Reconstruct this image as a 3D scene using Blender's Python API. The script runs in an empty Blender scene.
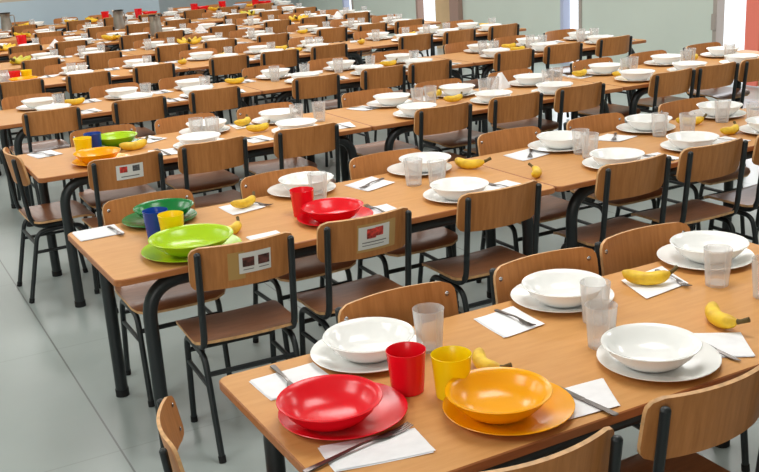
import bpy, bmesh, math, random
from mathutils import Vector, Matrix
random.seed(7)
COL = bpy.context.scene.collection
PI = math.pi

# ------------------------------------------------------------------ materials
def lin(c):
    f = lambda v: v / 12.92 if v <= .04045 else ((v + .055) / 1.055) ** 2.4
    return (f(c[0] / 255), f(c[1] / 255), f(c[2] / 255), 1)

def new_mat(name):
    m = bpy.data.materials.new(name); m.use_nodes = True
    nt = m.node_tree; b = nt.nodes['Principled BSDF']
    return m, nt, b

def plain(name, rgb, rough=.5, metal=0, spec=.5, var=0, scale=8):
    m, nt, b = new_mat(name)
    b.inputs['Roughness'].default_value = rough; b.inputs['Metallic'].default_value = metal
    b.inputs['Specular IOR Level'].default_value = spec
    b.inputs['Base Color'].default_value = lin(rgb)
    if var:
        tc = nt.nodes.new('ShaderNodeTexCoord'); n = nt.nodes.new('ShaderNodeTexNoise'); n.inputs['Scale'].default_value = scale
        n.inputs['Detail'].default_value = 4
        r = nt.nodes.new('ShaderNodeValToRGB'); e = r.color_ramp.elements
        c0 = [max(0, v * (1 - var)) for v in rgb]; c1 = [min(255, v * (1 + var)) for v in rgb]
        e[0].color = lin(c0); e[1].color = lin(c1); e[0].position = .3; e[1].position = .7
        nt.links.new(tc.outputs['Object'], n.inputs['Vector']); nt.links.new(n.outputs['Fac'], r.inputs['Fac'])
        nt.links.new(r.outputs['Color'], b.inputs['Base Color'])
    return m

def wood(name, dark, light, rough, stretch, vary=.12, spec=.5):
    """grain stretched along x, a slightly different tone on every object"""
    m, nt, b = new_mat(name)
    N = nt.nodes.new; L = nt.links.new
    tc = N('ShaderNodeTexCoord'); mp = N('ShaderNodeMapping'); mp.inputs['Scale'].default_value = stretch
    oi = N('ShaderNodeObjectInfo'); add = N('ShaderNodeVectorMath'); add.operation = 'ADD'
    sc = N('ShaderNodeMath'); sc.operation = 'MULTIPLY'; sc.inputs[1].default_value = 37
    L(oi.outputs['Random'], sc.inputs[0])
    L(tc.outputs['Object'], add.inputs[0]); L(sc.outputs[0], add.inputs[1]); L(add.outputs[0], mp.inputs['Vector'])
    n = N('ShaderNodeTexNoise'); n.inputs['Scale'].default_value = 6; n.inputs['Detail'].default_value = 6; n.inputs['Roughness'].default_value = .6
    L(mp.outputs[0], n.inputs['Vector'])
    r = N('ShaderNodeValToRGB'); e = r.color_ramp.elements
    e[0].position = .3; e[0].color = lin(dark); e[1].position = .7; e[1].color = lin(light)
    L(n.outputs['Fac'], r.inputs['Fac'])
    h = N('ShaderNodeHueSaturation'); mr = N('ShaderNodeMapRange')
    mr.inputs['To Min'].default_value = 1 - vary; mr.inputs['To Max'].default_value = 1 + vary
    L(oi.outputs['Random'], mr.inputs['Value']); L(mr.outputs[0], h.inputs['Value']); L(r.outputs['Color'], h.inputs['Color'])
    L(h.outputs['Color'], b.inputs['Base Color'])
    b.inputs['Roughness'].default_value = rough; b.inputs['Specular IOR Level'].default_value = spec
    return m

M = {}
M['table'] = wood('beech_laminate', (205, 146, 82), (215, 158, 95), .5, (1.2, 9, 9), .03, .3)
M['table_edge'] = wood('beech_edge', (158, 94, 48), (182, 114, 62), .45, (1.5, 12, 12), .03)
M['chair'] = wood('chair_plywood', (176, 113, 60), (200, 134, 77), .45, (12, 2, 1.2), .07, .3)
M['seat'] = wood('seat_plywood', (140, 88, 54), (162, 106, 68), .34, (2, 10, 10), .08)
M['ply'] = plain('plywood_edge', (216, 168, 116), .5, var=.1, scale=40)
M['frame'] = plain('black_green_tube', (29, 34, 36), .38, spec=.5)
M['rubber'] = plain('black_rubber', (16, 16, 17), .8)
M['steel'] = plain('steel', (190, 190, 192), .25, 1)
M['dark_steel'] = plain('fork_steel', (128, 122, 120), .3, 1)
M['jug'] = plain('jug_metal', (158, 150, 140), .36, .75, var=.12, scale=5)
M['white'] = plain('white_glaze', (250, 250, 247), .16, spec=.55)
M['paper'] = plain('napkin_paper', (246, 246, 248), .9, var=.02, scale=30)
def plastic(name, rgb):
    m, nt, b = new_mat(name); b.inputs['Base Color'].default_value = lin(rgb); b.inputs['Roughness'].default_value = .24
    b.inputs['Subsurface Weight'].default_value = .12; b.inputs['Subsurface Radius'].default_value = (.01, .006, .004); b.inputs['Subsurface Scale'].default_value = .5
    return m
M['red'] = plastic('red_plastic', (234, 18, 36)); M['orange'] = plastic('orange_plastic', (255, 176, 0))
M['yellow'] = plastic('yellow_plastic', (255, 220, 10)); M['lime'] = plastic('lime_plastic', (178, 214, 28))
M['green'] = plastic('green_plastic', (14, 128, 58)); M['blue'] = plastic('blue_plastic', (8, 66, 160))
M['pale_blue'] = plastic('pale_blue_plastic', (190, 210, 240))
M['stem'] = plain('banana_stem', (92, 74, 28), .7)
def banana_mat():
    m, nt, b = new_mat('banana_skin'); N = nt.nodes.new; L = nt.links.new
    tc = N('ShaderNodeTexCoord'); n = N('ShaderNodeTexNoise'); n.inputs['Scale'].default_value = 26; n.inputs['Detail'].default_value = 3
    r = N('ShaderNodeValToRGB'); e = r.color_ramp.elements
    e[0].position = .32; e[0].color = lin((214, 168, 34)); e[1].position = .55; e[1].color = lin((246, 206, 50))
    L(tc.outputs['Object'], n.inputs['Vector']); L(n.outputs['Fac'], r.inputs['Fac'])
    L(r.outputs['Color'], b.inputs['Base Color']); b.inputs['Roughness'].default_value = .5
    return m
M['banana'] = banana_mat()
def green_banana():
    m, nt, b = new_mat('green_banana_skin'); N = nt.nodes.new; L = nt.links.new
    tc = N('ShaderNodeTexCoord'); n = N('ShaderNodeTexNoise'); n.inputs['Scale'].default_value = 9
    r = N('ShaderNodeValToRGB'); e = r.color_ramp.elements
    e[0].position = .4; e[0].color = lin((200, 196, 60)); e[1].position = .6; e[1].color = lin((238, 206, 56))
    L(tc.outputs['Object'], n.inputs['Vector']); L(n.outputs['Fac'], r.inputs['Fac']); L(r.outputs['Color'], b.inputs['Base Color'])
    b.inputs['Roughness'].default_value = .5; return m
M['greenban'] = green_banana()
def glass_mat():
    """scratched, frosted tumbler plastic"""
    m, nt, b = new_mat('frosted_tumbler'); N = nt.nodes.new; L = nt.links.new
    b.inputs['Base Color'].default_value = lin((240, 240, 240)); b.inputs['Roughness'].default_value = .2
    tr = N('ShaderNodeBsdfTransparent'); tr.inputs['Color'].default_value = (.97, .97, .97, 1)
    mx = N('ShaderNodeMixShader'); lw = N('ShaderNodeLayerWeight'); lw.inputs['Blend'].default_value = .35
    mr = N('ShaderNodeMapRange'); mr.inputs['To Min'].default_value = .2; mr.inputs['To Max'].default_value = .62
    L(lw.outputs['Facing'], mr.inputs['Value']); L(mr.outputs[0], mx.inputs['Fac'])
    L(tr.outputs[0], mx.inputs[1]); L(b.outputs[0], mx.inputs[2])
    L(mx.outputs[0], nt.nodes['Material Output'].inputs['Surface'])
    return m
M['glass'] = glass_mat()
def pane_mat():
    m, nt, b = new_mat('clear_pane'); N = nt.nodes.new; L = nt.links.new
    tr = N('ShaderNodeBsdfTransparent'); gl = N('ShaderNodeBsdfGlossy'); gl.inputs['Roughness'].default_value = .05
    mx = N('ShaderNodeMixShader'); mx.inputs['Fac'].default_value = .05
    L(tr.outputs[0], mx.inputs[1]); L(gl.outputs[0], mx.inputs[2]); L(mx.outputs[0], nt.nodes['Material Output'].inputs['Surface'])
    return m
M['pane'] = pane_mat()
M['tape'] = plain('yellowed_tape', (190, 150, 88), .35)
M['sign'] = plain('sign_paper', (228, 226, 220), .4)
M['sign_red'] = plain('sign_picture_red', (168, 52, 44), .4, var=.5, scale=60)
M['sign_dark'] = plain('sign_picture_dark', (78, 44, 38), .4, var=.6, scale=60)
M['sign_grey'] = plain('sign_picture_grey', (84, 84, 86), .4, var=.5, scale=70)
M['ink'] = plain('sign_ink', (120, 116, 112), .6)
M['wall_green'] = plain('pale_green_wall', (214, 224, 214), .7, var=.012, scale=1.2)
M['wall_grey'] = plain('grey_wall', (176, 183, 186), .7, var=.012, scale=1.2)
M['dado'] = plain('blue_grey_dado', (190, 208, 220), .4, var=.02, scale=.8)
M['beige'] = plain('beige_wall', (196, 186, 170), .7)
M['ceiling'] = plain('white_ceiling', (226, 226, 222), .8)
M['jamb'] = plain('grey_brown_jamb', (176, 166, 158), .6)
M['lavender'] = plain('lavender_reveal', (190, 198, 226), .6)
M['tan'] = plain('tan_wood', (216, 184, 142), .5, var=.04, scale=3)
M['mauve'] = plain('mauve_edge', (170, 140, 128), .6)
M['redpanel'] = plain('red_panel', (255, 138, 120), .5)
M['handle'] = plain('dark_handle', (40, 36, 36), .4)

def floor_mat():
    m, nt, b = new_mat('grey_tile_floor'); N = nt.nodes.new; L = nt.links.new
    tc = N('ShaderNodeTexCoord'); sep = N('ShaderNodeSeparateXYZ'); L(tc.outputs['Object'], sep.inputs[0])
    def line(out, off, period, w):
        a = N('ShaderNodeMath'); a.operation = 'SUBTRACT'; a.inputs[1].default_value = off; L(out, a.inputs[0])
        d = N('ShaderNodeMath'); d.operation = 'DIVIDE'; d.inputs[1].default_value = period; L(a.outputs[0], d.inputs[0])
        fr = N('ShaderNodeMath'); fr.operation = 'FRACT'; L(d.outputs[0], fr.inputs[0])
        s = N('ShaderNodeMath'); s.operation = 'SUBTRACT'; s.inputs[1].default_value = .5; L(fr.outputs[0], s.inputs[0])
        ab = N('ShaderNodeMath'); ab.operation = 'ABSOLUTE'; L(s.outputs[0], ab.inputs[0])
        g = N('ShaderNodeMath'); g.operation = 'GREATER_THAN'; g.inputs[1].default_value = .5 - w / period; L(ab.outputs[0], g.inputs[0])
        return g.outputs[0]
    lx = line(sep.outputs['X'], -.055, 1.13, .0035); ly = line(sep.outputs['Y'], .108, 1.13, .003)
    mxl = N('ShaderNodeMath'); mxl.operation = 'MAXIMUM'
    f = N('ShaderNodeMath'); f.operation = 'MULTIPLY'; f.inputs[1].default_value = .35; L(ly, f.inputs[0])
    L(lx, mxl.inputs[0]); L(f.outputs[0], mxl.inputs[1])
    n = N('ShaderNodeTexNoise'); n.inputs['Scale'].default_value = 1.3; n.inputs['Detail'].default_value = 5; L(tc.outputs['Object'], n.inputs['Vector'])
    r = N('ShaderNodeValToRGB'); e = r.color_ramp.elements
    e[0].position = .3; e[0].color = lin((158, 168, 165)); e[1].position = .7; e[1].color = lin((169, 178, 175))
    L(n.outputs['Fac'], r.inputs['Fac'])
    mx = N('ShaderNodeMix'); mx.data_type = 'RGBA'; mx.inputs['B'].default_value = lin((112, 114, 112))
    mf = N('ShaderNodeMath'); mf.operation = 'MULTIPLY'; mf.inputs[1].default_value = .85; L(mxl.outputs[0], mf.inputs[0])
    L(mf.outputs[0], mx.inputs['Factor']); L(r.outputs['Color'], mx.inputs['A']); L(mx.outputs['Result'], b.inputs['Base Color'])
    b.inputs['Roughness'].default_value = .3
    return m
M['floor'] = floor_mat()

# ------------------------------------------------------------------ mesh helpers
def mk_mesh(name, bm, mats, smooth=True):
    me = bpy.data.meshes.new(name)
    bmesh.ops.recalc_face_normals(bm, faces=bm.faces)
    bm.to_mesh(me); bm.free()
    for m in (mats if isinstance(mats, (list, tuple)) else [mats]): me.materials.append(m)
    if smooth:
        for p in me.polygons: p.use_smooth = True
        me.set_sharp_from_angle(angle=math.radians(38))
    return me

def obj(name, me, parent=None, loc=(0, 0, 0), rz=0):
    o = bpy.data.objects.new(name, me); COL.objects.link(o); o.location = loc; o.rotation_euler = (0, 0, rz)
    if parent: o.parent = parent
    return o

def tag(o, label, cat, group=None):
    o['label'] = label; o['category'] = cat
    if group: o['group'] = group
    return o

def structure(o): o['kind'] = 'structure'; return o

def bend(pts, rad, n=5):
    """polyline with rounded corners"""
    P = [Vector(p) for p in pts]; out = [P[0]]
    for i in range(1, len(P) - 1):
        a, b, c = P[i - 1], P[i], P[i + 1]
        d = min(rad, (a - b).length * .49, (c - b).length * .49)
        s, e = b + (a - b).normalized() * d, b + (c - b).normalized() * d
        for k in range(n + 1):
            t = k / n; out.append((1 - t) ** 2 * s + 2 * t * (1 - t) * b + t * t * e)
    out.append(P[-1]); return out

def tube(bm, pts, rad, seg=10, ellip=(1, 1), cap=True):
    """sweep a circle of given radius (or a list of radii) along points"""
    P = [Vector(p) for p in pts]; n = len(P)
    R = rad if isinstance(rad, (list, tuple)) else [rad] * n
    T = []
    for i in range(n):
        t = (P[min(i + 1, n - 1)] - P[max(i - 1, 0)]); T.append(t.normalized())
    up = Vector((0, 0, 1)) if abs(T[0].z) < .9 else Vector((1, 0, 0))
    nrm = (up - T[0] * up.dot(T[0])).normalized(); rings = []
    for i in range(n):
        nrm = (nrm - T[i] * nrm.dot(T[i])).normalized(); bi = T[i].cross(nrm)
        rings.append([bm.verts.new(P[i] + (nrm * math.cos(2 * PI * k / seg) * ellip[0] + bi * math.sin(2 * PI * k / seg) * ellip[1]) * R[i]) for k in range(seg)])
    for i in range(n - 1):
        for k in range(seg):
            bm.faces.new((rings[i][k], rings[i][(k + 1) % seg], rings[i + 1][(k + 1) % seg], rings[i + 1][k]))
    if cap:
        bm.faces.new(rings[0][::-1]); bm.faces.new(rings[-1])

def lathe(bm, prof, seg=40):
    """closed profile [(r, z)...] turned about z"""
    rings = []
    for r_, z in prof:
        if r_ < 1e-6: rings.append([bm.verts.new((0, 0, z))])
        else: rings.append([bm.verts.new((r_ * math.cos(2 * PI * k / seg), r_ * math.sin(2 * PI * k / seg), z)) for k in range(seg)])
    for a, b in zip(rings, rings[1:]):
        for k in range(seg):
            j = (k + 1) % seg
            if len(a) == 1 and len(b) == 1: continue
            if len(a) == 1: bm.faces.new((a[0], b[j], b[k]))
            elif len(b) == 1: bm.faces.new((a[k], a[j], b[0]))
            else: bm.faces.new((a[k], a[j], b[j], b[k]))

def box(bm, lo, hi):
    v = [bm.verts.new((x, y, z)) for x in (lo[0], hi[0]) for y in (lo[1], hi[1]) for z in (lo[2], hi[2])]
    for f in ((0, 1, 3, 2), (4, 6, 7, 5), (0, 4, 5, 1), (2, 3, 7, 6), (0, 2, 6, 4), (1, 5, 7, 3)): bm.faces.new([v[i] for i in f])

def panel(bm, w, h, thick, rad, surf, nu=14, nv=10, edge_mat=1):
    """rounded-corner sheet; surf(u, v) -> (point, normal), u across (-w/2..w/2), v along (0..h)"""
    vs = []
    for j in range(nv + 1):
        t = j / nv; v = h * (.5 - .5 * math.cos(PI * t)) * .6 + h * t * .4
        d = min(v, h - v); ins = 0
        if d < rad: ins = rad - math.sqrt(max(0, rad * rad - (rad - d) ** 2))
        vs.append((v, w / 2 - ins))
    F, B = [], []
    for v, hw in vs:
        rf, rb = [], []
        for i in range(nu + 1):
            u = hw * (-1 + 2 * i / nu); p, nn = surf(u, v); p = Vector(p); nn = Vector(nn).normalized()
            rf.append(bm.verts.new(p + nn * thick / 2)); rb.append(bm.verts.new(p - nn * thick / 2))
        F.append(rf); B.append(rb)
    for j in range(nv):
        for i in range(nu):
            bm.faces.new((F[j][i], F[j][i + 1], F[j + 1][i + 1], F[j + 1][i]))
            bm.faces.new((B[j][i], B[j + 1][i], B[j + 1][i + 1], B[j][i + 1]))
    loop = [(0, i) for i in range(nu)] + [(j, nu) for j in range(nv)] + [(nv, i) for i in range(nu, 0, -1)] + [(j, 0) for j in range(nv, 0, -1)]
    for k, (a, b) in enumerate(loop):
        c, d = loop[(k + 1) % len(loop)]
        f = bm.faces.new((F[a][b], B[a][b], B[c][d], F[c][d])); f.material_index = edge_mat

def dup(o, parent=None, deep=True):
    c = o.copy(); COL.objects.link(c)
    if parent is not None: c.parent = parent
    if deep:
        for ch in o.children: dup(ch, c)
    return c

# ------------------------------------------------------------------ camera
CAM = Vector((-.70095, -3.23478, 1.73034)); RT = Vector((.875944, -.478871, -.058355)); UP = Vector((.187644, .226775, .9557)); FW = Vector((.444423, .84809, -.2885))
FPX = 1002.06
cd = bpy.data.cameras.new('camera'); cam = bpy.data.objects.new('camera', cd); COL.objects.link(cam)
cd.sensor_width = 36; cd.lens = FPX / 759 * 36; cd.clip_start = .05; cd.clip_end = 200
cam.matrix_world = Matrix(((RT.x, UP.x, -FW.x, CAM.x), (RT.y, UP.y, -FW.y, CAM.y), (RT.z, UP.z, -FW.z, CAM.z), (0, 0, 0, 1)))
bpy.context.scene.camera = cam
def in_view(p, m=4):
    """is a spot of the room within the photographed field"""
    d = Vector(p) - CAM; z = d.dot(FW)
    if z < .1: return False
    x, y = 379.5 + FPX * d.dot(RT) / z, 236 - FPX * d.dot(UP) / z
    return -m <= x <= 759 + m and -m <= y <= 472 + m

# ------------------------------------------------------------------ rows (metres); y of the near table edge, start x, skew
H = .6965; D = .71; LEN = 1.831
ROWY = [-1.714, -.085, 1.705, 3.517, 5.364, 6.947, 8.665, 10.405, 12.155]
ROWX = [-.016, -.033, .056, .133, .20, .15, .21, .30, .35]
ROWA = [0, .0106, -.0071, 0, 0, 0, 0, 0, 0]
NTAB = [1, 2, 3, 3, 3, 3, 3, 3, 3]
ROWN = ['nearest', 'second nearest', 'third nearest', 'fourth nearest', 'fifth nearest', 'sixth nearest', 'third farthest', 'second farthest', 'farthest']
ORD = ['first', 'second', 'third', 'fourth', 'fifth', 'sixth', 'seventh', 'eighth', 'ninth', 'tenth', 'eleventh', 'twelfth']
def near_y(k, x): return ROWY[k] + ROWA[k] * (x - ROWX[k])

# ------------------------------------------------------------------ the room
def slab(name, lo, hi, m, parent=None, bev=0):
    bm = bmesh.new(); box(bm, lo, hi)
    if bev: bmesh.ops.bevel(bm, geom=bm.edges, offset=bev, segments=2, affect='EDGES')
    return obj(name, mk_mesh(name, bm, m, False), parent)
XR = 7.5; YB = 14.0; YB2 = 15.2; WH = 3.1
structure(slab('floor', (-5.1, -5.5, -.08), (XR + .14, YB2 + .14, 0), M['floor']))
structure(slab('wall_back', (-5, YB, 1.03), (4.34, YB + .12, WH), M['beige']))
structure(slab('trim_1', (-5, YB - .015, 0), (4.35, YB + .12, 1.03), M['dado']))
structure(slab('ceiling', (-5, -5.5, WH), (XR + .14, YB2 + .14, WH + .1), M['ceiling']))
structure(slab('wall_left', (-5.1, -5.5, 0), (-5, YB2, WH), M['wall_green']))
structure(slab('wall_front', (-5.1, -5.6, 0), (XR + .14, -5.5, WH), M['beige']))
structure(slab('wall_recess', (4.0, YB2, 0), (XR + .14, YB2 + .14, WH), M['wall_grey']))
# right-hand wall with four tall openings to the daylight
ops = [(3.30, 4.50), (6.73, 7.04), (10.08, 10.64), (12.92, 13.22)]
bm = bmesh.new(); y = -5.5
for a, b in ops + [(YB2, YB2)]:
    box(bm, (XR, y, 0), (XR + .10, a, WH))
    if b > a: box(bm, (XR, a, 2.3), (XR + .10, b, WH))
    y = b
structure(obj('wall_right', mk_mesh('wall_right', bm, M['wall_green'], False)))
def opening(n, a, b, far, near, leaf=None):
    r = bpy.data.objects.new(f'door_{n}', None); COL.objects.link(r); r.location = (XR, a, 0); structure(r)
    d = b - a
    slab('jamb', (-.012, d - .004, 0), (.10, d + .05, 2.3), far, r)
    slab('jamb', (-.012, -.05, 0), (.16, .004, 2.3), near, r)
    slab('pane', (.085, 0, 0), (.091, d, 2.3), M['pane'], r)
    return r
d1 = opening(1, *ops[0], M['jamb'], M['tan'])
slab('door_leaf', (.04, .16, .01), (.08, .66, 2.28), M['tan'], d1)
slab('door_leaf', (.02, .66, .01), (.06, .84, 2.28), M['redpanel'], d1)
slab('door_handle', (-.03, 1.2, .55), (-.012, 1.26, .72), M['jamb'], d1, .005)
opening(2, *ops[1], M['lavender'], M['jamb'])
d3 = opening(3, *ops[2], M['mauve'], M['tan'])
opening(4, *ops[3], M['lavender'], M['jamb'])
# open timber leaf standing beside the third opening
bm = bmesh.new(); box(bm, (XR - .03, 9.60, 0), (XR - .004, 10.08, 2.28)); structure(obj('trim_2', mk_mesh('trim_2', bm, M['tan'], False)))
bm = bmesh.new(); box(bm, (XR - .08, 9.36, 0), (XR - .004, 9.60, 2.4)); structure(obj('trim_3', mk_mesh('trim_3', bm, M['mauve'], False)))

# ------------------------------------------------------------------ tables
def make_table():
    root = bpy.data.objects.new('dining_table', None); COL.objects.link(root)
    bm = bmesh.new()
    out = []; r = .028
    for cx, cy, a0 in ((LEN - .004 - r, D - r, 0), (r, D - r, 90), (r, r, 180), (LEN - .004 - r, r, 270)):
        for k in range(6):
            a = math.radians(a0 + 90 * k / 5); out.append((cx + r * math.cos(a), cy + r * math.sin(a)))
    layers = [(-.003, H - .024), (0, H - .022), (0, H - .003), (-.003, H)]
    rings = []
    for off, z in layers:
        cx, cy = LEN / 2, D / 2
        rings.append([bm.verts.new((x + math.copysign(-off, x - cx) * -1, y + math.copysign(-off, y - cy) * -1, z)) for x, y in out])
    n = len(out)
    for a, b in zip(rings, rings[1:]):
        for k in range(n):
            f = bm.faces.new((a[k], a[(k + 1) % n], b[(k + 1) % n], b[k])); f.material_index = 1
    bm.faces.new(rings[-1]); f = bm.faces.new(rings[0][::-1]); f.material_index = 1
    obj('table_top', mk_mesh('table_top', bm, [M['table'], M['table_edge']], False), root)
    zt = H - .024 - .027
    leg = foot = None
    for sx in (0, 1):
        for sy in (0, 1):
            x0 = .114 if sx == 0 else LEN - .114; y0 = .056 if sy == 0 else D - .056
            bm = bmesh.new(); s = 1 if sx == 0 else -1
            tube(bm, bend([(x0, y0, .012), (x0, y0, zt), (LEN / 2, y0, zt)], .13, 9), .025, 14)
            l = obj('leg', mk_mesh('leg', bm, M['frame']), root)
            bm = bmesh.new(); tube(bm, [(x0, y0, 0), (x0, y0, .03)], .0275, 14)
            obj('foot_cap', mk_mesh('foot_cap', bm, M['rubber']), l)
    for x in (.26, LEN - .26):
        bm = bmesh.new(); box(bm, (x - .015, .06, zt - .012), (x + .015, D - .06, zt + .022)); obj('crossbar', mk_mesh('crossbar', bm, M['frame'], False), root)
    return root

table0 = make_table(); first = True
endn = {1: ['sole'], 2: ['left', 'right'], 3: ['left', 'middle', 'right']}
for k in range(9):
    for t in range(NTAB[k]):
        o = table0 if first else dup(table0); first = False
        x = ROWX[k] + LEN * t; jy = 0 if k < 5 else random.uniform(-.012, .012)
        o.location = (x, near_y(k, x) + jy, 0); o.rotation_euler = (0, 0, ROWA[k])
        if k == 0: lab = 'nearest beech dining table, laid with red and orange plates, black tube legs'
        elif k == 1: lab = ['beech dining table with lime, blue and red tableware, in the second nearest row', 'beech dining table laid all in white, in the second nearest row'][t]
        else: lab = f'beech dining table on black tube legs, {endn[3][t]} table of the {ROWN[k]} row'
        tag(o, lab, 'table', 'beech dining tables in rows')

# ------------------------------------------------------------------ chairs
HW = .165
def back_surf(u, v):
    # plate leans back and wraps round the sitter; v is height over .615
    z = .612 + v; yb = -.118 - v * .17
    bow = -.041 * (1 - (u / .187) ** 2)
    return (u, yb + bow + .012, z), (-.082 * u / .187 * 5.3 * .187, 1, .17)
def seat_surf(u, v):
    y = -.135 + v; z = .418
    if v < .06: z += .012 * ((.06 - v) / .06) ** 2
    if v > .26: z -= .022 * ((v - .26) / .075) ** 2
    z -= .006 * (1 - (u / .19) ** 2)
    return (u, y, z), (0, -.25 * max(0, v - .26) / .075 * -1, 1)
def make_chair():
    root = bpy.data.objects.new('dining_chair', None); COL.objects.link(root)
    bm = bmesh.new(); panel(bm, .385, .335, .011, .055, seat_surf, 12, 12); obj('seat', mk_mesh('seat', bm, [M['seat'], M['ply']]), root)
    bm = bmesh.new(); panel(bm, .374, .158, .011, .034, back_surf, 16, 10); b = obj('backrest', mk_mesh('backrest', bm, [M['chair'], M['ply']]), root)
    for s in (-1, 1):
        for zz in (.65, .735):
            p, n = back_surf(s * (HW - .002), zz - .612)
            bm = bmesh.new(); bmesh.ops.create_uvsphere(bm, u_segments=8, v_segments=5, radius=.008, matrix=Matrix.Translation(Vector(p) + Vector((0, .006, 0))) @ Matrix.Diagonal((1, .5, 1, 1)))
            obj('rivet', mk_mesh('rivet', bm, M['steel']), b)
    for s in (-1, 1):
        x = s * HW
        bm = bmesh.new(); tube(bm, bend([(x, .05, .395), (x, -.128, .395), (x, -.166, .752)], .07, 7), .012, 10)
        tube(bm, [(x, -.166, .752), (x, -.1662, .757), (x, -.1664, .760)], [.012, .0095, .004], 10)
        obj('back_post', mk_mesh('back_post', bm, M['frame']), root)
        xi = s * (HW + .0)
        bm = bmesh.new(); tube(bm, bend([(xi, -.19, .01), (xi, -.108, .37), (xi, .03, .372)], .05, 6), .0115, 10)
        l = obj('leg', mk_mesh('leg', bm, M['frame']), root)
        bm = bmesh.new(); tube(bm, [(xi, -.1925, 0), (xi, -.187, .024)], .0135, 10); obj('foot_cap', mk_mesh('foot_cap', bm, M['rubber']), l)
        bm = bmesh.new(); tube(bm, bend([(xi, .17, .01), (xi, .128, .37), (xi, .03, .372)], .05, 6), .0115, 10)
        l = obj('leg', mk_mesh('leg', bm, M['frame']), root)
        bm = bmesh.new(); tube(bm, [(xi, .1712, 0), (xi, .168, .024)], .0135, 10); obj('foot_cap', mk_mesh('foot_cap', bm, M['rubber']), l)
        bm = bmesh.new(); tube(bm, [(xi, -.133, .262), (xi, .141, .262)], .009, 8); obj('side_stretcher', mk_mesh('side_stretcher', bm, M['frame']), root)
    for y_, z_ in ((-.122, .305), (.136, .305)):
        bm = bmesh.new(); tube(bm, [(-HW, y_, z_), (HW, y_, z_)], .010, 8); obj('stretcher', mk_mesh('stretcher', bm, M['frame']), root)
    return root
chair0 = make_chair()
# a lighter copy for the rows where rivets and caps no longer show
chairF = bpy.data.objects.new('dining_chair', None); COL.objects.link(chairF)
for ch in chair0.children: dup(ch, chairF, False)
used = {'n': False, 'f': False}
def place_chair(x, y, rz, label, cat_group, k):
    key = 'n' if k < 3 else 'f'; src = chair0 if key == 'n' else chairF
    o = src if not used[key] else dup(src); used[key] = True
    o.location = (x, y, 0); o.rotation_euler = (0, 0, rz)
    tag(o, label, 'chair', cat_group); return o

NEAR = [[.345, .838], [.40, .867, 1.472, 2.15, 2.61, 3.08],
        [.457, .918, 1.452, 2.312, 2.819, 3.296, 3.986, 4.449, 4.874],
        [.473, 1.051, 1.589, 2.358, 2.918, 3.333, 4.068, 4.636, 5.196],
        [.585, 1.13, 1.727, 2.383, 2.867, 3.371, 4.313, 4.799, 5.381],
        [1.046, 1.652, 2.359, 2.864, 3.498, 4.167, 4.678, 5.161],
        [1.20, 1.797, 2.427, 2.86, 3.628, 4.252, 4.75, 5.455],
        [1.828, 2.461, 2.97, 3.516, 4.36, 4.90, 5.43],
        [1.787, 2.56, 3.1, 3.636, 4.33, 4.90, 5.5]]
FAR = [[.55, 1.06, 1.47], [.31, .90, 1.42, 2.09, 2.66, 3.28]]
for k in range(2, 9):
    FAR.append([ROWX[k] + LEN * t + q + random.uniform(-.04, .04) for t in range(3) for q in (.36, .93, 1.5)])
FAR[2] = [.56, 1.05, 1.56, 2.26, 2.80, 3.40, 4.075, 4.62, 5.2]
chairs = {}
def clear_legs(k, x):
    # a chair pushed in stands beside the table legs, not through them
    for t in range(NTAB[k]):
        for lx in (ROWX[k] + LEN * t + .114, ROWX[k] + LEN * t + LEN - .114):
            e = lx - x
            if abs(e) < .222: x = lx - math.copysign(.222, e)
    return x
for k in range(9):
    NEAR[k] = [clear_legs(k, x) if k else x for x in NEAR[k]]; FAR[k] = [clear_legs(k, x) for x in FAR[k]]
for k in range(9):
    rn = ROWN[k]
    xs = NEAR[k]
    vis = [x for x in xs if k < 2 or in_view((x, near_y(k, x) - .08, .7), 18)]
    for i, x in enumerate(vis):
        dy = [.0, .075][k > 0] + (random.uniform(-.02, .02) if k > 2 else 0)
        rz = random.uniform(-.04, .04)
        if k == 2 and i == 0: dy = .03; rz = .02
        if k == 1: rz = [-.05, 0, 0, 0, 0, 0][i]
        if k == 0: dy = [.003, .04][i]; rz = [.0, .0][i]
        if k == 0: lab = ['bare wooden chair at the near side of the nearest table, back facing the orange plate', 'bare wooden chair backing onto the white plate, near side of the nearest table'][i]
        elif k == 1 and i == 0: lab = 'wooden chair with a taped two-picture sign on its back, beside the lime plate'
        elif k == 1 and i == 1: lab = 'wooden chair with a taped red-picture sign on its back, behind the red plate'
        elif k == 2 and i == 0: lab = 'wooden chair with a small white sign on its back, behind the orange plate'
        else: lab = f'wooden chair with black frame, near side of the {rn} row, {ORD[i]} from the left'
        chairs[(k, i)] = place_chair(x, near_y(k, x) + dy, rz, lab, 'chairs along the near table sides', k)
    vis = [x for x in FAR[k] if k < 2 or in_view((x, near_y(k, x) + D + .06, .72), 10)]
    for i, x in enumerate(vis):
        dy = D - .062 + (random.uniform(-.015, .015) if k > 1 else 0)
        if k == 1 and i == 3: dy += .025
        if k == 2 and i == 6: x += .03
        if k == 0: dy = D - .05 + [-.012, -.01, .0][i]
        if k == 0: lab = f'wooden chair facing the viewer across the nearest table, {ORD[i]} from the left'
        else: lab = f'wooden chair with black frame, far side of the {rn} row, {ORD[i]} from the left'
        place_chair(x, near_y(k, x) + dy, PI + random.uniform(-.03, .03), lab, 'chairs along the far table sides', k)
place_chair(-.036, -1.05, -PI / 2 - .27, 'small low wooden chair off the left end of the nearest table, only its back showing', 'chairs at the table ends', 0).scale = (.82, .82, .82)
place_chair(.155, 2.14, -PI / 2 + .02, 'wooden chair at the left end of the third nearest row, facing along it', 'chairs at the table ends', 0)

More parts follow.
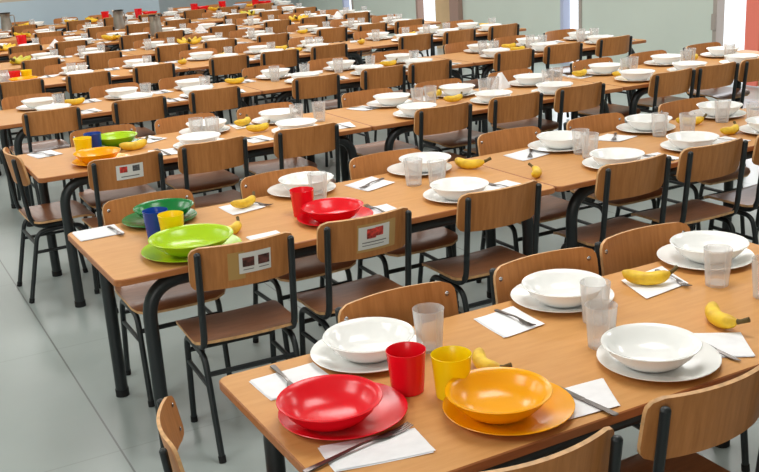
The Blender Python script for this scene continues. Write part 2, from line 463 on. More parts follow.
# signs taped to three backrests
def sign_piece(u0, u1, v0, v1, off):
    bm = bmesh.new(); nu, nv = 8, 3; g = []
    for j in range(nv + 1):
        row = []
        for i in range(nu + 1):
            u = u0 + (u1 - u0) * i / nu; v = v0 + (v1 - v0) * j / nv
            p, n = back_surf(u, v); row.append(bm.verts.new(Vector(p) - Vector(n).normalized() * (.0055 + off)))
        g.append(row)
    for j in range(nv):
        for i in range(nu): bm.faces.new((g[j][i], g[j][i + 1], g[j + 1][i + 1], g[j + 1][i]))
    return bm
def piece(name, m, parent, *a): return obj(name, mk_mesh(name, sign_piece(*a), m), parent)
c = chairs[(1, 0)]
piece('tape', M['tape'], c, -.064, -.005, .028, .128, .0006)
s = piece('sign', M['sign'], c, -.026, .090, .046, .122, .0012)
piece('picture', M['sign_dark'], s, -.014, .028, .070, .104, .0018); piece('picture', M['sign_dark'], s, .042, .084, .070, .104, .0018)
piece('caption', M['ink'], s, -.012, .026, .058, .061, .0018); piece('caption', M['ink'], s, .044, .082, .058, .061, .0018)
c = chairs[(1, 1)]
piece('tape', M['tape'], c, -.05, .112, .024, .132, .0006)
s = piece('sign', M['sign'], c, -.045, .084, .034, .122, .0012)
piece('picture', M['sign_red'], s, -.012, .026, .074, .112, .0018); piece('picture', M['sign_red'], s, .022, .056, .080, .114, .0018)
piece('caption', M['ink'], s, -.03, .07, .058, .062, .0018); piece('caption', M['ink'], s, -.03, .06, .047, .050, .0018)
c = chairs[(2, 0)]
s = piece('sign', M['sign'], c, -.062, .072, .044, .118, .0012)
piece('picture', M['sign_red'], s, -.045, -.008, .080, .110, .0018); piece('picture', M['sign_grey'], s, .018, .054, .080, .110, .0018)
piece('caption', M['ink'], s, -.04, .05, .056, .061, .0018)

# ------------------------------------------------------------------ tableware
def lathe_mesh(name, prof, m, seg=40):
    bm = bmesh.new(); lathe(bm, prof, seg); return mk_mesh(name, bm, m)
PLATE = [(0, .002), (.078, .002), (.082, 0), (.086, .001), (.105, .006), (.132, .0125), (.1455, .0165), (.1465, .0180), (.1455, .0190), (.134, .0165), (.112, .0105), (.092, .0065), (.06, .0055), (0, .0055)]
BOWL = [(0, .003), (.055, .003), (.058, 0), (.062, .001), (.082, .014), (.098, .030), (.109, .046), (.1165, .0525), (.118, .0540), (.117, .0555), (.108, .0530), (.101, .0440), (.091, .030), (.074, .0155), (.05, .0085), (0, .007)]
CUP = [(0, 0), (.036, 0), (.0385, .002), (.0465, .100), (.0475, .104), (.0465, .105), (.0450, .102), (.0365, .006), (0, .005)]
GLASS = [(0, 0), (.030, 0), (.0325, .002), (.0405, .108), (.0412, .113), (.0402, .114), (.0390, .111), (.0312, .009), (0, .008)]
PM = {}
for n in ('white', 'red', 'orange', 'lime', 'green'):
    PM[n] = (lathe_mesh(f'{n}_plate', PLATE, M[n]), lathe_mesh(f'{n}_bowl', BOWL, M[n]))
CM = {n: lathe_mesh(f'{n}_cup', CUP, M[n], 28) for n in ('red', 'yellow', 'blue')}
GM = lathe_mesh('tumbler', GLASS, M['glass'], 28)
def napkin_mesh(w, d, seed, skew=0):
    """folded paper napkin: two slightly lifted layers with a soft crease"""
    rn = random.Random(seed); bm = bmesh.new(); nx, ny = 10, 8
    for layer in (0, 1):
        g = []; ox, oy = (0, 0) if layer == 0 else (rn.uniform(-.005, .005), rn.uniform(-.005, .005)); ph = rn.uniform(0, 6)
        for j in range(ny + 1):
            row = []
            for i in range(nx + 1):
                a, b = i / nx - .5, j / ny - .5
                z = .0008 + layer * .0016 + .0012 * (1 + math.sin(5 * a + ph)) * abs(b) + .0014 * max(0, abs(a) + abs(b) - .7) * 3
                row.append(bm.verts.new((a * w + skew * b * d + ox, b * d + oy, z)))
            g.append(row)
        for j in range(ny):
            for i in range(nx): bm.faces.new((g[j][i], g[j][i + 1], g[j + 1][i + 1], g[j + 1][i]))
    return mk_mesh('napkin', bm, M['paper'])
NM = [napkin_mesh(.135, .165, s, sk) for s, sk in ((1, 0), (2, .15), (3, -.15), (4, .3))]
def tent_mesh():
    bm = bmesh.new(); v = [bm.verts.new(p) for p in ((-.06, -.05, 0), (.06, -.045, 0), (.065, .05, 0), (-.055, .045, 0), (.01, -.005, .105), (-.01, .012, .1))]
    for f in ((0, 1, 4), (1, 2, 4), (2, 5, 4), (2, 3, 5), (3, 0, 5), (0, 4, 5)): bm.faces.new([v[i] for i in f])
    return mk_mesh('napkin', bm, M['paper'], False)
TENT = tent_mesh()
def fork_mesh(m):
    """handle at -y, tines at +y, length .19"""
    bm = bmesh.new()
    def strip(pts):   # (y, halfwidth, z)
        prev = None
        for yv, hw, z in pts:
            cur = [bm.verts.new((-hw, yv, z)), bm.verts.new((hw, yv, z)), bm.verts.new((hw * .8, yv, z + .0022)), bm.verts.new((-hw * .8, yv, z + .0022))]
            if prev:
                for q in range(4): bm.faces.new((prev[q], prev[(q + 1) % 4], cur[(q + 1) % 4], cur[q]))
            else: bm.faces.new(cur[::-1])
            prev = cur
        bm.faces.new(prev)
    strip([(-.1, .006, .0005), (-.095, .0085, .0005), (-.05, .0062, .003), (0, .0036, .007), (.022, .0036, .006), (.036, .009, .003), (.046, .0115, .001), (.056, .0118, .001)])
    for q in (-1.5, -.5, .5, 1.5):
        pr = None
        for yv, z in ((.055, .001), (.075, .001), (.094, .005)):
            hw = .0018 if yv < .09 else .001; x0 = q * .0062
            cur = [bm.verts.new((x0 - hw, yv, z)), bm.verts.new((x0 + hw, yv, z)), bm.verts.new((x0 + hw, yv, z + .002)), bm.verts.new((x0 - hw, yv, z + .002))]
            if pr:
                for q2 in range(4): bm.faces.new((pr[q2], pr[(q2 + 1) % 4], cur[(q2 + 1) % 4], cur[q2]))
            pr = cur
        bm.faces.new(pr)
    return mk_mesh('fork', bm, m)
FM = fork_mesh(M['dark_steel'])
def knife_mesh():
    bm = bmesh.new(); prev = None
    for yv, l, rr, t in ((-.1, .006, .006, .002), (-.096, .008, .008, .0028), (-.02, .0065, .0065, .003), (-.008, .005, .005, .003), (.0, .006, .009, .0016), (.07, .006, .010, .0012), (.09, .006, .006, .001), (.1, .005, .0, .0008)):
        cur = [bm.verts.new((-l, yv, .0004)), bm.verts.new((rr, yv, .0004)), bm.verts.new((rr, yv, .0004 + t)), bm.verts.new((-l, yv, .0004 + t))]
        if prev:
            for q in range(4): bm.faces.new((prev[q], prev[(q + 1) % 4], cur[(q + 1) % 4], cur[q]))
        else: bm.faces.new(cur[::-1])
        prev = cur
    bm.faces.new(prev); return mk_mesh('knife', bm, M['dark_steel'], False)
KM = knife_mesh()
def banana_shape(bm, length=.120, rad=.0165, arc=1.35, M4=None, bm2=None):
    """curved in the xy plane, lying flat, 6-sided soft profile; stem into bm2"""
    R = length / arc; pts, rr = [], []
    for i in range(13):
        t = i / 12; a = (t - .5) * arc
        pts.append(Vector((R * math.sin(a), R * (math.cos(a) - 1) * -1, rad * .98 + .010 * abs(2 * t - 1) ** 2)))
        rr.append(rad * min(1, .28 + 1.5 * math.sqrt(min(t, 1 - t) * 1.05)))
    tail = [pts[-1], pts[-1] + (pts[-1] - pts[-2]) * .8, pts[-1] + (pts[-1] - pts[-2]) * 2.1 + Vector((0, .004, .003))]
    tip = [pts[0] + (pts[0] - pts[1]) * .35, pts[0]]
    if M4 is not None:
        pts = [M4 @ p for p in pts]; tail = [M4 @ p for p in tail]; tip = [M4 @ p for p in tip]
    tube(bm, pts, rr, 12)
    tube(bm2, tail, [.0062, .0048, .0058], 7)
bm, b2 = bmesh.new(), bmesh.new(); banana_shape(bm, bm2=b2); BM, SM = mk_mesh('banana', bm, M['banana']), mk_mesh('stem', b2, M['stem'])
def bunch_parts(m):
    out = []; rn = random.Random(5); st = bmesh.new()
    for i in range(5):
        bm, b2 = bmesh.new(), bmesh.new()
        X = Matrix.Translation((.05, 0, .012 + .008 * (i % 2))) @ Matrix.Rotation((i - 2) * .42, 4, 'Z') @ Matrix.Rotation(.16, 4, 'Y') @ Matrix.Translation((-.09, 0, 0)) @ Matrix.Rotation(PI / 2, 4, 'X')
        banana_shape(bm, .17, .021, 1.2, X, b2); b2.free(); out.append(mk_mesh('banana', bm, m))
    tube(st, [(.035, 0, .045), (.058, 0, .056), (.072, 0, .064)], [.017, .013, .011], 8)
    return out, mk_mesh('stem', st, M['stem'])
BUN = {'banana': bunch_parts(M['banana']), 'greenban': bunch_parts(M['greenban'])}

def put(name, me, x, y, z, rz, label, cat, group=None): return tag(obj(name, me, None, (x, y, z), rz), label, cat, group)
CUT = H + .0042   # cutlery lies on the napkin
def plate_bowl(style, px, py, bx, by, plab, blab, sc=1):
    put('plate', PM[style if style != 'limeg' else 'green'][0], px, py, H, 0, plab, 'plate', 'dinner plates').scale = (sc, sc, 1)
    BOWLS.append((bx, by)); off = math.hypot(bx - px, by - py)
    put('soup_bowl', PM[style if style != 'limeg' else 'lime'][1], bx, by, H + (.0075 if sc == 1 else .012) + max(0, off - .02) * .13, 0, blab, 'bowl', 'soup bowls').scale = (sc * (1.04 if sc > 1 else 1), sc * (1.04 if sc > 1 else 1), 1)
BOWLS = []
def aside(x, y, r):
    # cups and tumblers stand clear of the bowl rims
    for a, b in BOWLS:
        d = math.hypot(x - a, y - b)
        if d < r: x, y = a + (x - a) * r / d, b + (y - b) * r / d
    return x, y
def cup(c, x, y, lab):
    x, y = aside(x, y, .163); put('cup', CM[c], x, y, H, 0, lab, 'cup', 'coloured cups')
def glass(x, y, lab):
    x, y = aside(x, y, .157); put('tumbler', GM, x, y, H, random.uniform(0, 6), lab, 'glass', 'frosted tumblers')
def napkin(x, y, rz, lab, v=0, sx=1, sy=1):
    o = put('napkin', NM[v], x, y, H, rz, lab, 'napkin', 'folded paper napkins'); o.scale = (sx, sy, 1); return o
def fork(x, y, rz, lab, knife=False, s=1):
    o = put('knife' if knife else 'fork', KM if knife else FM, x, y, CUT, rz, lab, 'knife' if knife else 'fork', 'cutlery on the napkins'); o.scale = (min(s, 1), s, 1); return o
def banana(x, y, rz, lab, s=1, z=H):
    o = put('banana', BM, x, y, z, rz, lab, 'banana', 'bananas on the tables'); o.scale = (s,) * 3
    obj('stem', SM, o); return o

# ---- nearest row
plate_bowl('red', .156, -1.372, .116, -1.392, 'red plastic plate under the red bowl on the nearest table', 'red plastic soup bowl on the red plate of the nearest table')
cup('red', .340, -1.345, 'red plastic cup beside the yellow cup on the nearest table')
cup('yellow', .412, -1.428, 'yellow plastic cup next to the red cup on the nearest table')
plate_bowl('orange', .470, -1.567, .441, -1.572, 'orange plastic plate under the orange bowl on the nearest table', 'orange plastic soup bowl on the orange plate of the nearest table')
plate_bowl('white', .914, -1.566, .886, -1.570, 'white plate between two napkins at the nearest table edge, near side', 'white soup bowl at the near edge of the nearest table, right of the orange plate')
plate_bowl('white', .359, -1.106, .360, -1.118, 'white plate half hidden behind the red cup on the nearest table', 'white soup bowl behind the red cup on the nearest table')
plate_bowl('white', 1.000, -1.09, .984, -1.118, 'white plate behind the tall tumblers, middle of the far side, nearest table', 'white soup bowl behind the tall tumblers, middle of the far side, nearest table')
plate_bowl('white', 1.566, -1.085, 1.570, -1.095, 'white plate behind a tumbler, rightmost on the far side of the nearest table', 'white soup bowl rightmost on the far side of the nearest table')
glass(.498, -1.165, 'frosted tumbler standing between the white bowl and the red cup')
glass(.969, -1.245, 'frosted tumbler in front of the middle far bowl on the nearest table')
glass(.868, -1.412, 'frosted tumbler standing at the left rim of the near white bowl')
glass(1.426, -1.266, 'frosted tumbler in front of the rightmost far bowl on the nearest table')
glass(1.455, -1.415, 'frosted tumbler cut by the right frame edge on the nearest table')
napkin(.138, -1.556, 1.45, 'folded white napkin in front of the red plate with a fork across', 1, .82, 1.28)
fork(.117, -1.532, -PI / 2 + .17, 'steel fork lying across the napkin in front of the red plate', s=1.45)
napkin(.132, -1.14, .03, 'folded white napkin behind the red bowl at the left table end', 0, 1.28, .8)
fork(.12, -1.128, PI - .07, 'steel fork on the napkin behind the red bowl')
napkin(.648, -1.62, -.1, 'folded white napkin beside the orange plate at the table edge', 3, 1.0, .82)
fork(.632, -1.622, .1, 'steel knife on the napkin beside the orange plate', True, 1.05)
napkin(1.105, -1.582, -.6, 'folded white napkin at the right of the near white plate', 0, .95, .9)
fork(1.071, -1.60, PI - .05, 'steel knife on the napkin at the right of the near white plate', True, .8)
banana(1.2, -1.478, -1.95, 'single banana lying past the near white bowl on the nearest table', 1.25)
banana(.545, -1.355, -1.75, 'greenish banana half hidden behind the yellow cup', 1.1)
napkin(.775, -1.138, .1, 'folded white napkin between the two left far bowls of the nearest table', 1, 1.02, .95)
fork(.80, -1.137, PI + .05, 'steel fork on the napkin between the two left far bowls', s=.85)
napkin(1.305, -1.142, .12, 'folded white napkin under a banana on the nearest table', 3, 1.35, .92)
fork(1.358, -1.16, PI - .2, 'steel fork on the napkin with the banana, nearest table', s=.9)
banana(1.262, -1.15, -.75, 'banana lying on a napkin at the far side of the nearest table', 1.2, H + .004)

# ---- second row
plate_bowl('lime', .283, .072, .272, .03, 'lime green plate at the corner of the second nearest row', 'lime green soup bowl at the corner of the second nearest row', 1.2)
cup('yellow', .267, .236, 'yellow plastic cup between the lime bowl and the blue cup')
cup('blue', .236, .328, 'blue plastic cup next to a yellow cup, second nearest row')
plate_bowl('green', .309, .545, .325, .530, 'dark green plate behind the blue cup', 'dark green soup bowl behind the blue cup')
plate_bowl('red', .863, .102, .848, .088, 'red plate behind the chair with the red-picture sign', 'red soup bowl behind the chair with the red-picture sign')
cup('red', .799, .224, 'red plastic cup behind the red bowl, second nearest row')
plate_bowl('white', 1.402, .066, 1.39, .045, 'white plate on the near side of the second nearest row, third place', 'white soup bowl on the near side of the second nearest row, third place')
plate_bowl('white', .943, .588, .960, .572, 'white plate on the far side behind the red cup, second nearest row', 'white soup bowl on the far side behind the red cup, second nearest row')
plate_bowl('white', 1.515, .568, 1.538, .555, 'white plate on the far side behind two tumblers, second nearest row, third place', 'white soup bowl on the far side behind two tumblers, second nearest row, third place')
plate_bowl('white', 2.215, .062, 2.2, .04, 'white plate on the near side of the second nearest row, fourth place', 'white soup bowl on the near side of the second nearest row, fourth place')
plate_bowl('white', 2.70, .09, 2.684, .078, 'white plate on the near side of the second nearest row, fifth place', 'white soup bowl on the near side of the second nearest row, fifth place')
plate_bowl('white', 3.22, .10, 3.21, .09, 'white plate at the right frame edge, near side of the second nearest row', 'white soup bowl at the right frame edge, near side of the second nearest row')
plate_bowl('white', 2.262, .52, 2.275, .515, 'white plate on the far side of the second nearest row, fourth place', 'white soup bowl on the far side of the second nearest row, fourth place')
plate_bowl('white', 2.845, .555, 2.857, .55, 'white plate on the far side of the second nearest row, fifth place', 'white soup bowl on the far side of the second nearest row, fifth place')
plate_bowl('white', 3.36, .57, 3.37, .565, 'white plate on the far side of the second nearest row, sixth place', 'white soup bowl on the far side of the second nearest row, sixth place')
for x, y, l in ((.944, .435, 'frosted tumbler behind the red cup, second nearest row'), (1.368, .369, 'tumbler farther from the viewer in the pair beside the third bowl, second nearest row'),
                (1.42, .262, 'tumbler nearer the viewer in the pair beside the third bowl, second nearest row'), (2.264, .378, 'tumbler at the back of the pair beside the fourth bowl, second nearest row'),
                (2.236, .262, 'tumbler at the front of the pair beside the fourth bowl, second nearest row'), (2.79, .40, 'tumbler at the left of the pair behind the fifth bowl, second nearest row'),
                (2.875, .30, 'tumbler at the right of the pair behind the fifth bowl, second nearest row'), (3.26, .442, 'tumbler standing before the sixth far bowl, second nearest row'),
                (3.30, .272, 'tumbler at the right frame edge, second nearest row')): glass(x, y, l)
napkin(.06, .535, .02, 'folded white napkin at the left end of the second nearest row', 0, 1.2, .9)
fork(.122, .5, PI + .08, 'steel fork on the napkin at the left end of the second nearest row', s=.85)
banana(.47, .17, .5, 'banana lying behind the lime bowl with its stem to the right', 1.15)
napkin(.56, .03, .05, 'napkin on the near side between the lime and red plates', 0, .9, .9)
napkin(.64, .52, .2, 'napkin under a banana on the far side, second nearest row', 1, 1.1, .95)
banana(.655, .50, .35, 'banana on the napkin between green and white far bowls', 1.1, H + .004)
fork(.70, .53, PI + .5, 'steel fork beside the banana between green and white far bowls')
napkin(1.062, .08, -.1, 'napkin with a fork at the right of the red plate', 2, .9, 1.1)
fork(1.045, .1, .05, 'steel fork on the napkin at the right of the red plate')
napkin(1.64, .075, .15, 'napkin at the right of the third near bowl, second nearest row', 0, 1.1, .95)
fork(1.62, .08, .2, 'steel fork on the napkin right of the third near bowl, second nearest row')
napkin(1.225, .51, .35, 'napkin between the two white far bowls, second nearest row', 1, 1.25, 1)
fork(1.235, .5, PI / 2 + .55, 'steel fork on the napkin between the two white far bowls, second nearest row')
banana(1.705, .465, -1.1, 'banana lying right of the third far bowl, second nearest row', 1.3)
banana(1.845, .135, .9, 'banana at the seam of the two tables, second nearest row', 1.1)
napkin(2.06, .51, .2, 'napkin left of the fourth far bowl, second nearest row', 1, 1.3, .95); fork(2.08, .5, PI / 2 + .9, 'fork on the napkin left of the fourth far bowl, second nearest row')
napkin(2.60, .52, .25, 'napkin left of the fifth far bowl, second nearest row', 2, 1.15, .95); fork(2.61, .52, PI / 2 + .8, 'fork on the napkin left of the fifth far bowl, second nearest row')
napkin(2.45, .05, .0, 'napkin between the fourth and fifth near bowls, second nearest row', 0, 1, .95); fork(2.44, .06, .2, 'fork between the fourth and fifth near bowls, second nearest row')
napkin(2.93, .09, .1, 'napkin right of the fifth near bowl, second nearest row', 0, 1, .9); fork(2.90, .13, .7, 'fork right of the fifth near bowl, second nearest row')
banana(3.06, .19, .2, 'banana standing out at the right of the fifth near bowl, second nearest row', 1.2)
banana(3.085, .485, -.5, 'banana between the fifth and sixth far bowls, second nearest row', 1.25)

# ---- third row
rn = ROWN[2]
plate_bowl('orange', .40, 1.862, .38, 1.845, 'orange plate behind the chair with the small white sign, third nearest row', 'orange soup bowl behind the chair with the small white sign, third nearest row')
cup('yellow', .36, 2.06, 'yellow plastic cup in front of the blue cup, third nearest row')
cup('blue', .435, 2.16, 'blue plastic cup between the yellow cup and lime bowl, third nearest row')
plate_bowl('limeg', .56, 2.245, .575, 2.235, 'dark green plate under the lime bowl, third nearest row', 'lime soup bowl on a dark green plate, third nearest row')
banana(.63, 2.06, .2, 'banana lying behind the orange bowl, third nearest row', 1.4)
nearp = [(.936, 1.88), (1.497, 1.865), (2.242, 1.805), (2.813, 1.85), (3.266, 1.83), (3.96, 1.84), (4.44, 1.85), (4.93, 1.84)]
farp = [(1.087, 2.25), (1.536, 2.26), (2.302, 2.25), (2.786, 2.25), (3.37, 2.24), (4.02, 2.25), (4.6, 2.25), (5.15, 2.24)]
for i, (x, y) in enumerate(nearp):
    o_ = ORD[i + 1]
    if not in_view((x, y, .72), 8): continue
    plate_bowl('white', x, y, x - .012, y - .015, f'white plate on the near side of the {rn} row, {o_} place from the left', f'white bowl on the near side of the {rn} row, {o_} place from the left')
for i, (x, y) in enumerate(farp):
    o_ = ORD[i + 1]
    if not in_view((x, y, .72), 8): continue
    plate_bowl('white', x, y, x + .012, y - .012, f'white plate on the far side of the {rn} row, {o_} place from the left', f'white bowl on the far side of the {rn} row, {o_} place from the left')
g3 = [(1.0, 2.12), (1.075, 2.07), (1.60, 2.10), (1.735, 2.08), (2.40, 2.07), (2.50, 2.08), (2.89, 2.06), (2.97, 2.08), (3.40, 2.07), (3.50, 2.1), (4.08, 2.08), (4.16, 2.1), (4.62, 2.06), (4.72, 2.12), (5.05, 2.06)]
for i, (x, y) in enumerate(g3):
    if in_view((x, y, .75), 6): glass(x, y, f'frosted tumbler along the middle of the {rn} row, {(ORD + ["thirteenth", "fourteenth", "fifteenth"])[i]} from the left')
n3 = [(.20, 2.31, .2, 'napkin at the left end of the third nearest row'), (.77, 2.29, .5, 'napkin right of the lime bowl, third nearest row'), (.73, 1.87, -.2, 'napkin between the orange plate and the next bowl, third nearest row'),
      (1.34, 2.3, .2, 'napkin under a banana, far side of the left table, third nearest row'), (1.24, 1.83, .1, 'napkin between the second and third near bowls, third nearest row'), (1.755, 1.84, -.1, 'napkin alone before the table seam, third nearest row'),
      (2.13, 2.27, .2, 'crumpled-looking napkin left of the third far bowl, third nearest row'), (2.60, 2.3, .1, 'napkin under a fruit left of the fourth far bowl, third nearest row'), (3.02, 1.82, .1, 'napkin between the fifth and sixth near bowls, third nearest row'),
      (3.82, 2.27, .2, 'napkin with fork at the start of the right table, third nearest row'), (4.2, 1.83, 0, 'napkin between near bowls of the right table, third nearest row'), (4.72, 1.82, 0, 'napkin at the right frame edge, third nearest row')]
for i, (x, y, rz, l) in enumerate(n3):
    if in_view((x, y, .7), 4):
        napkin(x, y, rz, l, i % 4); fork(x - .01, y, (PI if y > 2 else 0) + rz + .3, l.replace('crumpled-looking ', '').replace('napkin', 'fork on the napkin', 1).replace('fork on the napkin with fork', 'fork on the napkin'))
for x, y, rz, l in ((1.34, 2.27, .6, 'banana on a napkin on the far side of the left table, third nearest row'), (1.33, 2.02, .1, 'banana in the middle of the left table, third nearest row'),
                    (2.66, 2.27, .4, 'banana on a napkin left of the fourth far bowl, third nearest row'), (2.64, 2.02, .1, 'banana in the middle of the centre table, third nearest row'),
                    (3.83, 2.25, .2, 'left banana on the right table, third nearest row'), (3.98, 2.0, .0, 'banana before the right table bowls, third nearest row'), (4.86, 2.22, .3, 'banana between glasses near the wall, third nearest row')):
    banana(x, y, rz, l, 1.25, H + .004)
tag(obj('napkin', TENT, None, (3.17, 2.28, H), .3), 'white napkin folded into a standing triangle, third nearest row', 'napkin', 'standing napkins')

# ---- rows four to nine: the same places, looser, every place its own things
def put_b(kind, x, y, rz, lab):
    r = bpy.data.objects.new('banana_bunch', None); COL.objects.link(r); r.location = (x, y, H); r.rotation_euler = (0, 0, rz); r.scale = (1.05,) * 3
    tag(r, lab, 'banana bunch', 'banana bunches on the far tables')
    for m in BUN[kind][0]: obj('banana', m, r)
    obj('stem', BUN[kind][1], r)
bunches = [(5, .9, 7.29, 'greenban', 'greenish banana bunch at the left of the sixth nearest row'), (5, 2.72, 7.42, 'banana', 'plump yellow banana bunch on the sixth nearest row'),
           (6, 2.27, 8.93, 'banana', 'yellow banana bunch just left of a steel jug, third farthest row'), (7, 1.55, 10.72, 'banana', 'banana bunch at the left of the second farthest row'),
           (6, 1.02, 8.98, 'banana', 'banana bunch at the left frame edge, third farthest row'), (8, 1.80, 12.5, 'banana', 'banana bunch beside the left steel jug, farthest row'),
           (8, 2.56, 12.42, 'banana', 'left one of two banana bunches close together, farthest row'), (8, 2.87, 12.46, 'banana', 'right one of two banana bunches close together, farthest row'),
           (6, 4.7, 8.98, 'banana', 'wide banana bunch far right on the third farthest row'), (7, 4.72, 10.72, 'greenban', 'greenish banana bunch at the right of the second farthest row'), (8, 4.80, 12.34, 'banana', 'banana bunch between the red cups, farthest row')]
for k, x, y, kd, l in bunches: put_b(kd, x, y, random.uniform(0, 6), l)
taken = [(x, y) for _, x, y, _, _ in bunches] + [(1.27, 9.22), (3.06, 12.5), (3.56, 12.45), (3.74, 12.45), (4.46, 12.45), (4.64, 12.5), (4.95, 12.5), (5.5, 12.45), (5.68, 12.5), (5.24, 12.48), (1.6, 8.98), (3.37, 8.98), (5.28, 8.98), (1.60, 12.42), (2.79, 10.65), (2.80, 8.95)]
def free(x, y, r): return all((x - a) ** 2 + (y - b) ** 2 > r * r for a, b in taken)
def clear(x, y, r): return all((x - a) ** 2 + (y - b) ** 2 > r * r for a, b in taken[len(bunches):])
bex = {3: [(1.95, 4.04), (3.24, 3.93), (4.52, 3.80), (4.70, 4.05), (.74, 4.02)], 4: [(3.3, 5.6), (2.09, 5.72), (2.48, 5.9), (3.02, 5.92), (3.91, 5.68), (4.74, 5.85), (5.36, 5.9)]}
plates = []; tums = []
for k in range(3, 9):
    rn = ROWN[k]; y0 = ROWY[k]; x1 = ROWX[k] + 3 * LEN
    for side in ('near', 'far'):
        xs = NEAR[k] if side == 'near' else FAR[k]; n = -1
        for x in xs:
            x = min(x, x1 - .2)
            px = x + random.uniform(-.05, .05); py = y0 + (.15 if side == 'near' else D - .145) + random.uniform(-.02, .02)
            if not in_view((px, py, .72), 6): continue
            o_ = ORD[n + 1]; where = f'{o_} place from the left, {side} side of the {rn} row'
            if k == 4 and side == 'near' and n == -1:
                plate_bowl('orange', .66, 5.53, .65, 5.52, 'orange plate at the left frame edge, fifth nearest row', 'orange soup bowl at the left frame edge, fifth nearest row')
                cup('red', .615, 5.71, 'red plastic cup at the left frame edge, fifth nearest row'); cup('yellow', .71, 5.705, 'yellow plastic cup behind the orange bowl, fifth nearest row'); n += 1; plates.append((.66, 5.53))
                continue
            for a, b in taken:      # where fruit or jugs stand, the plate moves aside
                if (px - a) ** 2 + (py - b) ** 2 < .27 ** 2: px = a + math.copysign(.27, px - a)
            if not free(px, py, .25) or any((px - a) ** 2 + (py - b) ** 2 < .3 ** 2 for a, b in plates): continue
            plates.append((px, py)); n += 1
            plate_bowl('white', px, py, px + random.uniform(-.015, .015), py + random.uniform(-.015, .015), 'white plate, ' + where, 'white soup bowl, ' + where)
            gx = px + (.10 if side == 'near' else -.08) + random.uniform(-.03, .03); gy = y0 + (.325 if side == 'near' else .415) + random.uniform(-.012, .012)
            if free(gx, gy, .17) and all((gx - a) ** 2 + (gy - b) ** 2 > .165 ** 2 for a, b in plates): tums.append((gx, gy + .1)); glass(gx, gy, 'frosted tumbler, ' + where)
            s = 1 if side == 'near' else -1
            qx = px + s * .245 + random.uniform(-.02, .02); qy = y0 + (.115 if side == 'near' else D - .115)
            if free(qx, qy, .15) and ROWX[k] + .07 < qx < x1 - .08 and random.random() < .95:
                v = random.randrange(4); rz = random.uniform(-.3, .3)
                napkin(qx, qy, rz, 'napkin, ' + where, v); fork(qx - .01, qy, rz + (0 if s > 0 else PI) + .2, 'fork on the napkin, ' + where)
    lst = bex.get(k, [])
    if k > 4:
        for t in range(9):
            bx = ROWX[k] + .3 + random.uniform(0, 4.9); by = y0 + random.choice((.33, .37, .12, .60))
            if free(bx, by, .2) and len(lst) < 6 and all((bx - a) ** 2 + (by - b) ** 2 > .05 for a, b in plates + tums): lst = lst + [(bx, by)]
    out = []
    for bx, by in lst:      # slide listed fruit clear of the plates
        best = min(((abs(q), bx + q) for q in [i * .03 * sg for i in range(12) for sg in (1, -1)] if all((bx + q - a) ** 2 + (by - b) ** 2 > .21 ** 2 for a, b in plates)), default=None)
        if best: out.append((best[1], by))
    lst = out
    lst = sorted(q for q in lst if in_view((q[0], q[1], .72), 0))
    for i, (x, y) in enumerate(lst): banana(x, y, random.uniform(-.5, .9), f'banana lying on the {rn} row, {ORD[i]} loose one from the left', 1.3)
# standing napkins on the seventh row
for x, y, l in ((1.60, 8.98, 'standing napkin left on the third farthest row'), (3.37, 8.98, 'standing napkin mid table on the third farthest row'), (5.28, 8.98, 'standing napkin right on the third farthest row')):
    o = tag(obj('napkin', TENT, None, (x, y, H), random.uniform(0, 3)), l, 'napkin', 'standing napkins'); o.scale = (1.05, 1.05, .8)
# red tableware and a pale blue pile at the back
for x, y, l in ((1.27, 9.22, 'red cup at the left of the third farthest row'), (3.06, 12.5, 'red cup just behind a steel jug, farthest row'), (3.56, 12.45, 'red cup right of the steel jugs, farthest row'),
                (4.46, 12.45, 'red cup below the grey wall, farthest row'), (4.95, 12.50, 'red cup between banana bunch and blue bowl, farthest row'), (5.50, 12.45, 'red cup beside the blue bowl, farthest row')):
    o = put('cup', CM['red'], x, y, H, 0, l, 'cup', 'coloured cups'); o.scale = (1.25, 1.25, 1.35)
for x, y, l in ((3.74, 12.45, 'red bowl right of the second red cup, farthest row'), (4.62, 12.56, 'red bowl below the grey wall, farthest row'), (5.68, 12.5, 'red bowl near the end of the farthest row')):
    put('soup_bowl', PM['red'][1], x, y, H, 0, l, 'bowl', 'soup bowls').scale = (1, 1, 1.5)
put('soup_bowl', lathe_mesh('pale_blue_bowl', BOWL, M['pale_blue']), 5.24, 12.48, H, 0, 'pale blue bowl among red cups, farthest row', 'bowl', 'soup bowls').scale = (1, 1, 1.3)
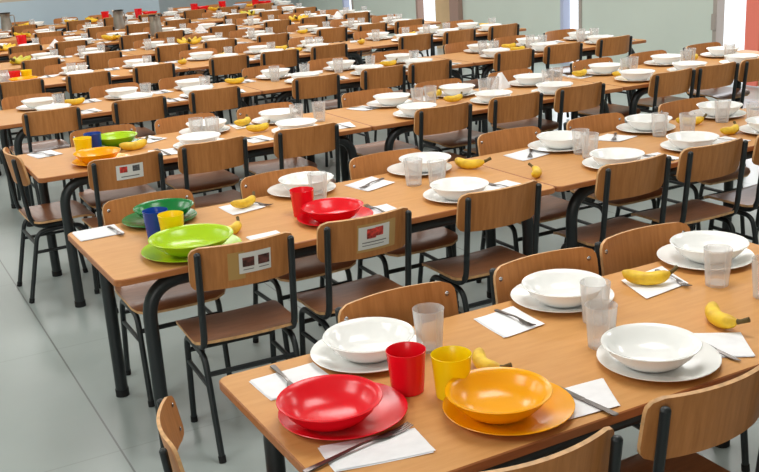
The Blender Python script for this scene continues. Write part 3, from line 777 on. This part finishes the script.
# steel water jugs
def make_jug():
    r = bpy.data.objects.new('water_jug', None); COL.objects.link(r)
    prof = [(0, 0), (.074, 0), (.078, .004), (.074, .08), (.066, .17), (.064, .215), (.074, .245), (.076, .248), (.073, .248), (.062, .216), (.064, .17), (.071, .08), (.072, .01), (0, .008)]
    bm = bmesh.new(); lathe(bm, prof, 28); obj('jug_body', mk_mesh('jug_body', bm, M['jug']), r)
    bm = bmesh.new(); lathe(bm, [(.070, .238), (.0785, .240), (.0795, .252), (.070, .252), (.068, .245), (.070, .238)], 28); obj('rim', mk_mesh('rim', bm, M['handle']), r)
    bm = bmesh.new(); tube(bm, bend([(.066, 0, .21), (.125, 0, .215), (.125, 0, .07), (.072, 0, .06)], .04, 5), .008, 8); obj('handle', mk_mesh('handle', bm, M['jug']), r)
    bm = bmesh.new(); tube(bm, [(-.06, 0, .215), (-.085, 0, .245), (-.095, 0, .252)], [.02, .016, .012], 8); obj('spout', mk_mesh('spout', bm, M['jug']), r)
    return r
j0 = make_jug()
for i, (x, y, l) in enumerate(((1.60, 12.42, 'steel water jug at the left frame edge on the farthest row'), (2.79, 10.65, 'steel water jug on the second farthest row, before the blue-grey wall'), (2.80, 8.95, 'steel water jug on the third farthest row, below the wall corner'))):
    o = j0 if i == 0 else dup(j0); o.location = (x, y, H); o.rotation_euler = (0, 0, -.4 + i); tag(o, l, 'jug', 'steel water jugs')

# ------------------------------------------------------------------ light
w = bpy.data.worlds.new('daylight'); bpy.context.scene.world = w; w.use_nodes = True
bg = w.node_tree.nodes['Background']; bg.inputs['Color'].default_value = (.90, .96, 1, 1); bg.inputs['Strength'].default_value = 1.6
def area(name, loc, rot, sx, sy, power, col=(1, 1, 1)):
    l = bpy.data.lights.new(name, 'AREA'); l.shape = 'RECTANGLE'; l.size = sx; l.size_y = sy; l.energy = power; l.color = col
    o = bpy.data.objects.new(name, l); COL.objects.link(o); o.location = loc; o.rotation_euler = rot; return o
for x in (-2.2, 1.3, 4.8):
    for y in (-.9, 2.2, 5.4, 8.6, 11.8):
        area('ceiling_light', (x, y, 3.05), (0, 0, 0), 1.2, 1.2, 38 * (1.02 if y < 0 else 1), (1, .985, .96))
area('front_fill_light', (-2.6, -5.3, 1.9), (PI / 2, 0, -.25), 3.2, 1.5, 75, (1, .98, .95))  # added fill lamp behind the camera to brighten chair backs; no window there
for y in (3.9, 6.9, 10.4): area('door_light', (XR - .1, y, 1.25), (0, PI / 2, 0), 2.0, .5, 14, (.9, .96, 1))
sc = bpy.context.scene
sc.view_settings.view_transform = 'Standard'; sc.view_settings.look = 'None'; sc.view_settings.exposure = 0
